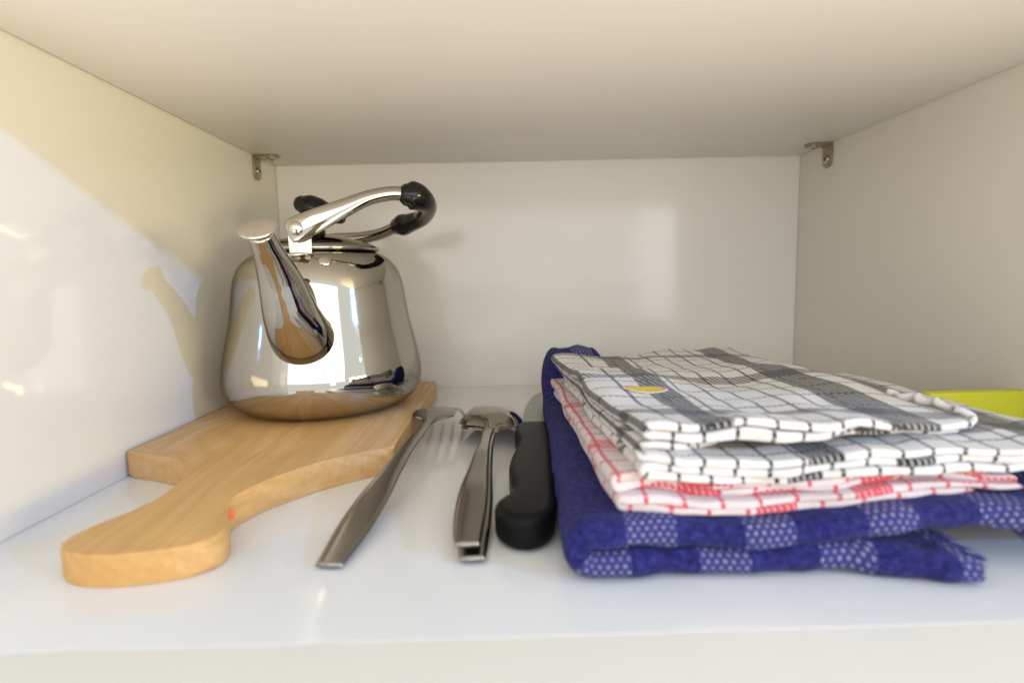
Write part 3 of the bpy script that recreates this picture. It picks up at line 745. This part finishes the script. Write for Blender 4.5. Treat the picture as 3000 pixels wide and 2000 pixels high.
rpath = fold_path([(0.0219, 0.0410, 0.172), (0.0244, 0.0395, 0.186), (0.0268, 0.0395, 0.186), (0.0292, 0.0380, 0.180)], step=0.0022)
rt_ = towel_mesh('cloth', rpath, 0.0024, lambda s, x, z: 0.186 + 0.004*ss(0.10, 0.18, x) + (0.004 if z > 0.0250 else 0) + 0.0035*nz(x*35, z*120, 2) + 0.002*nz(x*80, z*200, 5), lambda s, x, z: 0.385, red_warp, REDC, None, ny=90, plump=0.6, endtaper=0.003, u0=-[p[4] for p in rpath if abs(p[1]-0.0292) < 1e-6][0])
put(rt_, rtowel)
# --- black checked towel
BLKC = tea_cloth('black_check_cotton', (0.008, 0.008, 0.010), (0.70, 0.685, 0.685), 0.0120, 0.0165, [(0.0245, 0.0125), (0.098, 0.0165), (-0.09, 0.014), (-0.31, 0.014), (-0.40, 0.016), (-0.50, 0.014), (-0.66, 0.014)], [(0.290, 0.0120), (0.213, 0.010), (0.372, 0.012), (0.162, 0.012)], phase=(0.0035, 0.0125), lw=0.00145)
def blk_warp(x, y, z, s):
    k = (y-0.18)/0.22
    left = ss(0.078, 0.046, x)
    t = ss(0.038, 0.046, z)
    dx = -(0.016*k + 0.002*math.sin(y*55))*left*(0.55+0.45*t) + 0.012*ss(0.135, 0.172, x)*ss(0.30, 0.20, y)*t
    dz = stackwave(x, y, z) + 0.0014*math.sin(x*46+1.0)*ss(0.05, 0.09, x)*(1-t) + 0.0018*ss(0.15, 0.2, x)*(1-t)
    # soft hills and the sag towards the right front on the top panel
    dz += t*(0.0030*nz(x*22, y*15, 7.0) + 0.0017*nz(x*60, y*34, 11.0) - 0.0042*ss(0.12, 0.18, x)*ss(0.28, 0.20, y))
    dz += 0.0015*t*math.exp(-((x-0.052)/0.010)**2) + 0.0022*t*math.exp(-((x-0.092)/0.022)**2)*ss(0.215, 0.19, y) + 0.0015*ss(0.08, 0.05, x)*(1-t)
    return x+dx, y + 0.0016*nz(x*42, z*160, 8), z+dz
ktowel = empty('folded_tea_towel', (0.11, 0.28, 0.032)); tag(ktowel, 'white tea towel with black check and yellow oval sticker, top of the stack', 'tea towel', 'folded towels')
kpath = fold_path([(0.0318, 0.0500, 0.222), (0.0348, 0.0480, 0.224), (0.0378, 0.0475, 0.220), (0.0408, 0.0500, 0.163), (0.0442, 0.0520, 0.165), (0.0480, 0.0500, 0.172)], step=0.0019)
def kyf(s, x, z):
    b = 0.187 + 0.0035*nz(x*30, z*150, 6) + 0.0025*nz(x*75, z*210, 3)
    if z > 0.0425: b += 0.001 + (0.003 if z < 0.046 else 0) + 0.018*ss(0.11, 0.175, x)
    elif z > 0.039: b += 0.004 + 0.022*ss(0.055, 0.10, x)
    else: b += 0.004*ss(0.12, 0.2, x)
    return b
def kyb(s, x, z):
    return 0.372 + (0.034*ss(0.03, 0.16, x) if z > 0.039 else 0.0) - (0.02 if z < 0.039 else 0)
KU = [p[4] for p in kpath if abs(p[1]-0.0480) < 1e-6][0]
kt = towel_mesh('cloth', kpath, 0.0029, kyf, kyb, blk_warp, BLKC, None, ny=130, plump=0.6, endtaper=0.003, u0=-KU)
put(kt, ktowel)
# oval sticker on the top panel
near_v = [v.co for v in kt.data.vertices if abs(v.co.x-0.0665) < 0.016 and abs(v.co.y-0.256) < 0.012 and v.co.z > 0.044]
def top_z(x, y):
    best = -1
    for v in near_v:
        if (v.x-x)**2+(v.y-y)**2 < 9e-6: best = max(best, v.z)
    return best
STK = NT('yellow_sticker_print')
tc = STK.n('ShaderNodeUVMap'); tc.uv_map = 'UVMap'; spx = STK.n('ShaderNodeSeparateXYZ'); STK.l(tc.outputs[0], spx.inputs[0])
rr_ = STK.math('SQRT', STK.math('ADD', STK.math('POWER', spx.outputs[0], 2.0), STK.math('POWER', spx.outputs[1], 2.0)))
c_ = STK.ramp(rr_, [(0.0, (0.80, 0.62, 0.03)), (0.76, (0.80, 0.60, 0.03)), (0.80, (0.80, 0.24, 0.06)), (0.90, (0.80, 0.24, 0.06)), (0.93, (0.8, 0.76, 0.72))])
lx = STK.math('ABSOLUTE', STK.math('SUBTRACT', spx.outputs[1], STK.math('MULTIPLY', STK.math('SINE', STK.math('MULTIPLY', spx.outputs[0], 26.0)), 0.16)))
ink = STK.math('MULTIPLY', STK.math('LESS_THAN', lx, 0.10), STK.math('LESS_THAN', STK.math('ABSOLUTE', spx.outputs[0]), 0.55))
c_ = STK.mix(STK.math('MULTIPLY', ink, 0.35), c_, (0.16, 0.15, 0.02))
STK.set(Base_Color=c_, Roughness=0.35)
vs_, fs, uv = [], [], []
cx0, cy0, ax, ay = 0.0665, 0.2560, 0.0108, 0.0070
for j in range(9):
    for k in range(40):
        a = 2*math.pi*k/40; q_ = max(0.02, j/8)
        x, y = cx0+ax*q_*math.cos(a), cy0+ay*q_*math.sin(a)
        vs_.append((x, y, top_z(x, y)+0.0006)); uv.append((q_*math.cos(a), q_*math.sin(a)))
for j in range(8):
    for k in range(40): a, b = j*40+k, j*40+(k+1) % 40; fs.append((a, b, b+40, a+40))
fs.append(tuple(range(40)))
stk = mesh('sticker', vs_, fs, STK.m); put(stk, ktowel); stk['label'] = 'yellow oval sticker with an orange rim'
uvl = stk.data.uv_layers.new(name='UVMap')
for lp in stk.data.loops: uvl.data[lp.index].uv = uv[lp.vertex_index]
sm = stk.modifiers.new('thickness', 'SOLIDIFY'); sm.thickness = 0.0004; sm.offset = -1

# rolled hem at the loose corner of the top panel
HEM = NT('white_hem_cotton'); HEM.set(Base_Color=(0.70, 0.685, 0.685), Roughness=0.9)
hp = []
for k in range(15):
    q_ = k/14; a_ = catmull([(0.1765, 0.245, 0.0478), (0.1815, 0.232, 0.0486), (0.1845, 0.219, 0.0474), (0.1855, 0.208, 0.0452)], 14)[k]
    hp.append((a_[0]+0.0014*math.sin(k*2.1), a_[1], a_[2]+0.0008*math.sin(k*1.7+1), 0.0011+0.0007*math.sin(k*2.7)**2, 0.0013+0.0007*math.cos(k*1.9)**2))
hm = tube('hem', hp, HEM.m, n=60, seg=12)
put(hm, ktowel)
# ------------------------------------------------------------------ lime slab behind the towels
lime = box('lime_slab', 0.232, 0.2855, 0.290, 0.2975, 0.0002, 0.0372, LIME, bev=0.0012, seg=3)
tag(lime, 'lime green slab standing on edge by the right wall behind the towels', 'slab')
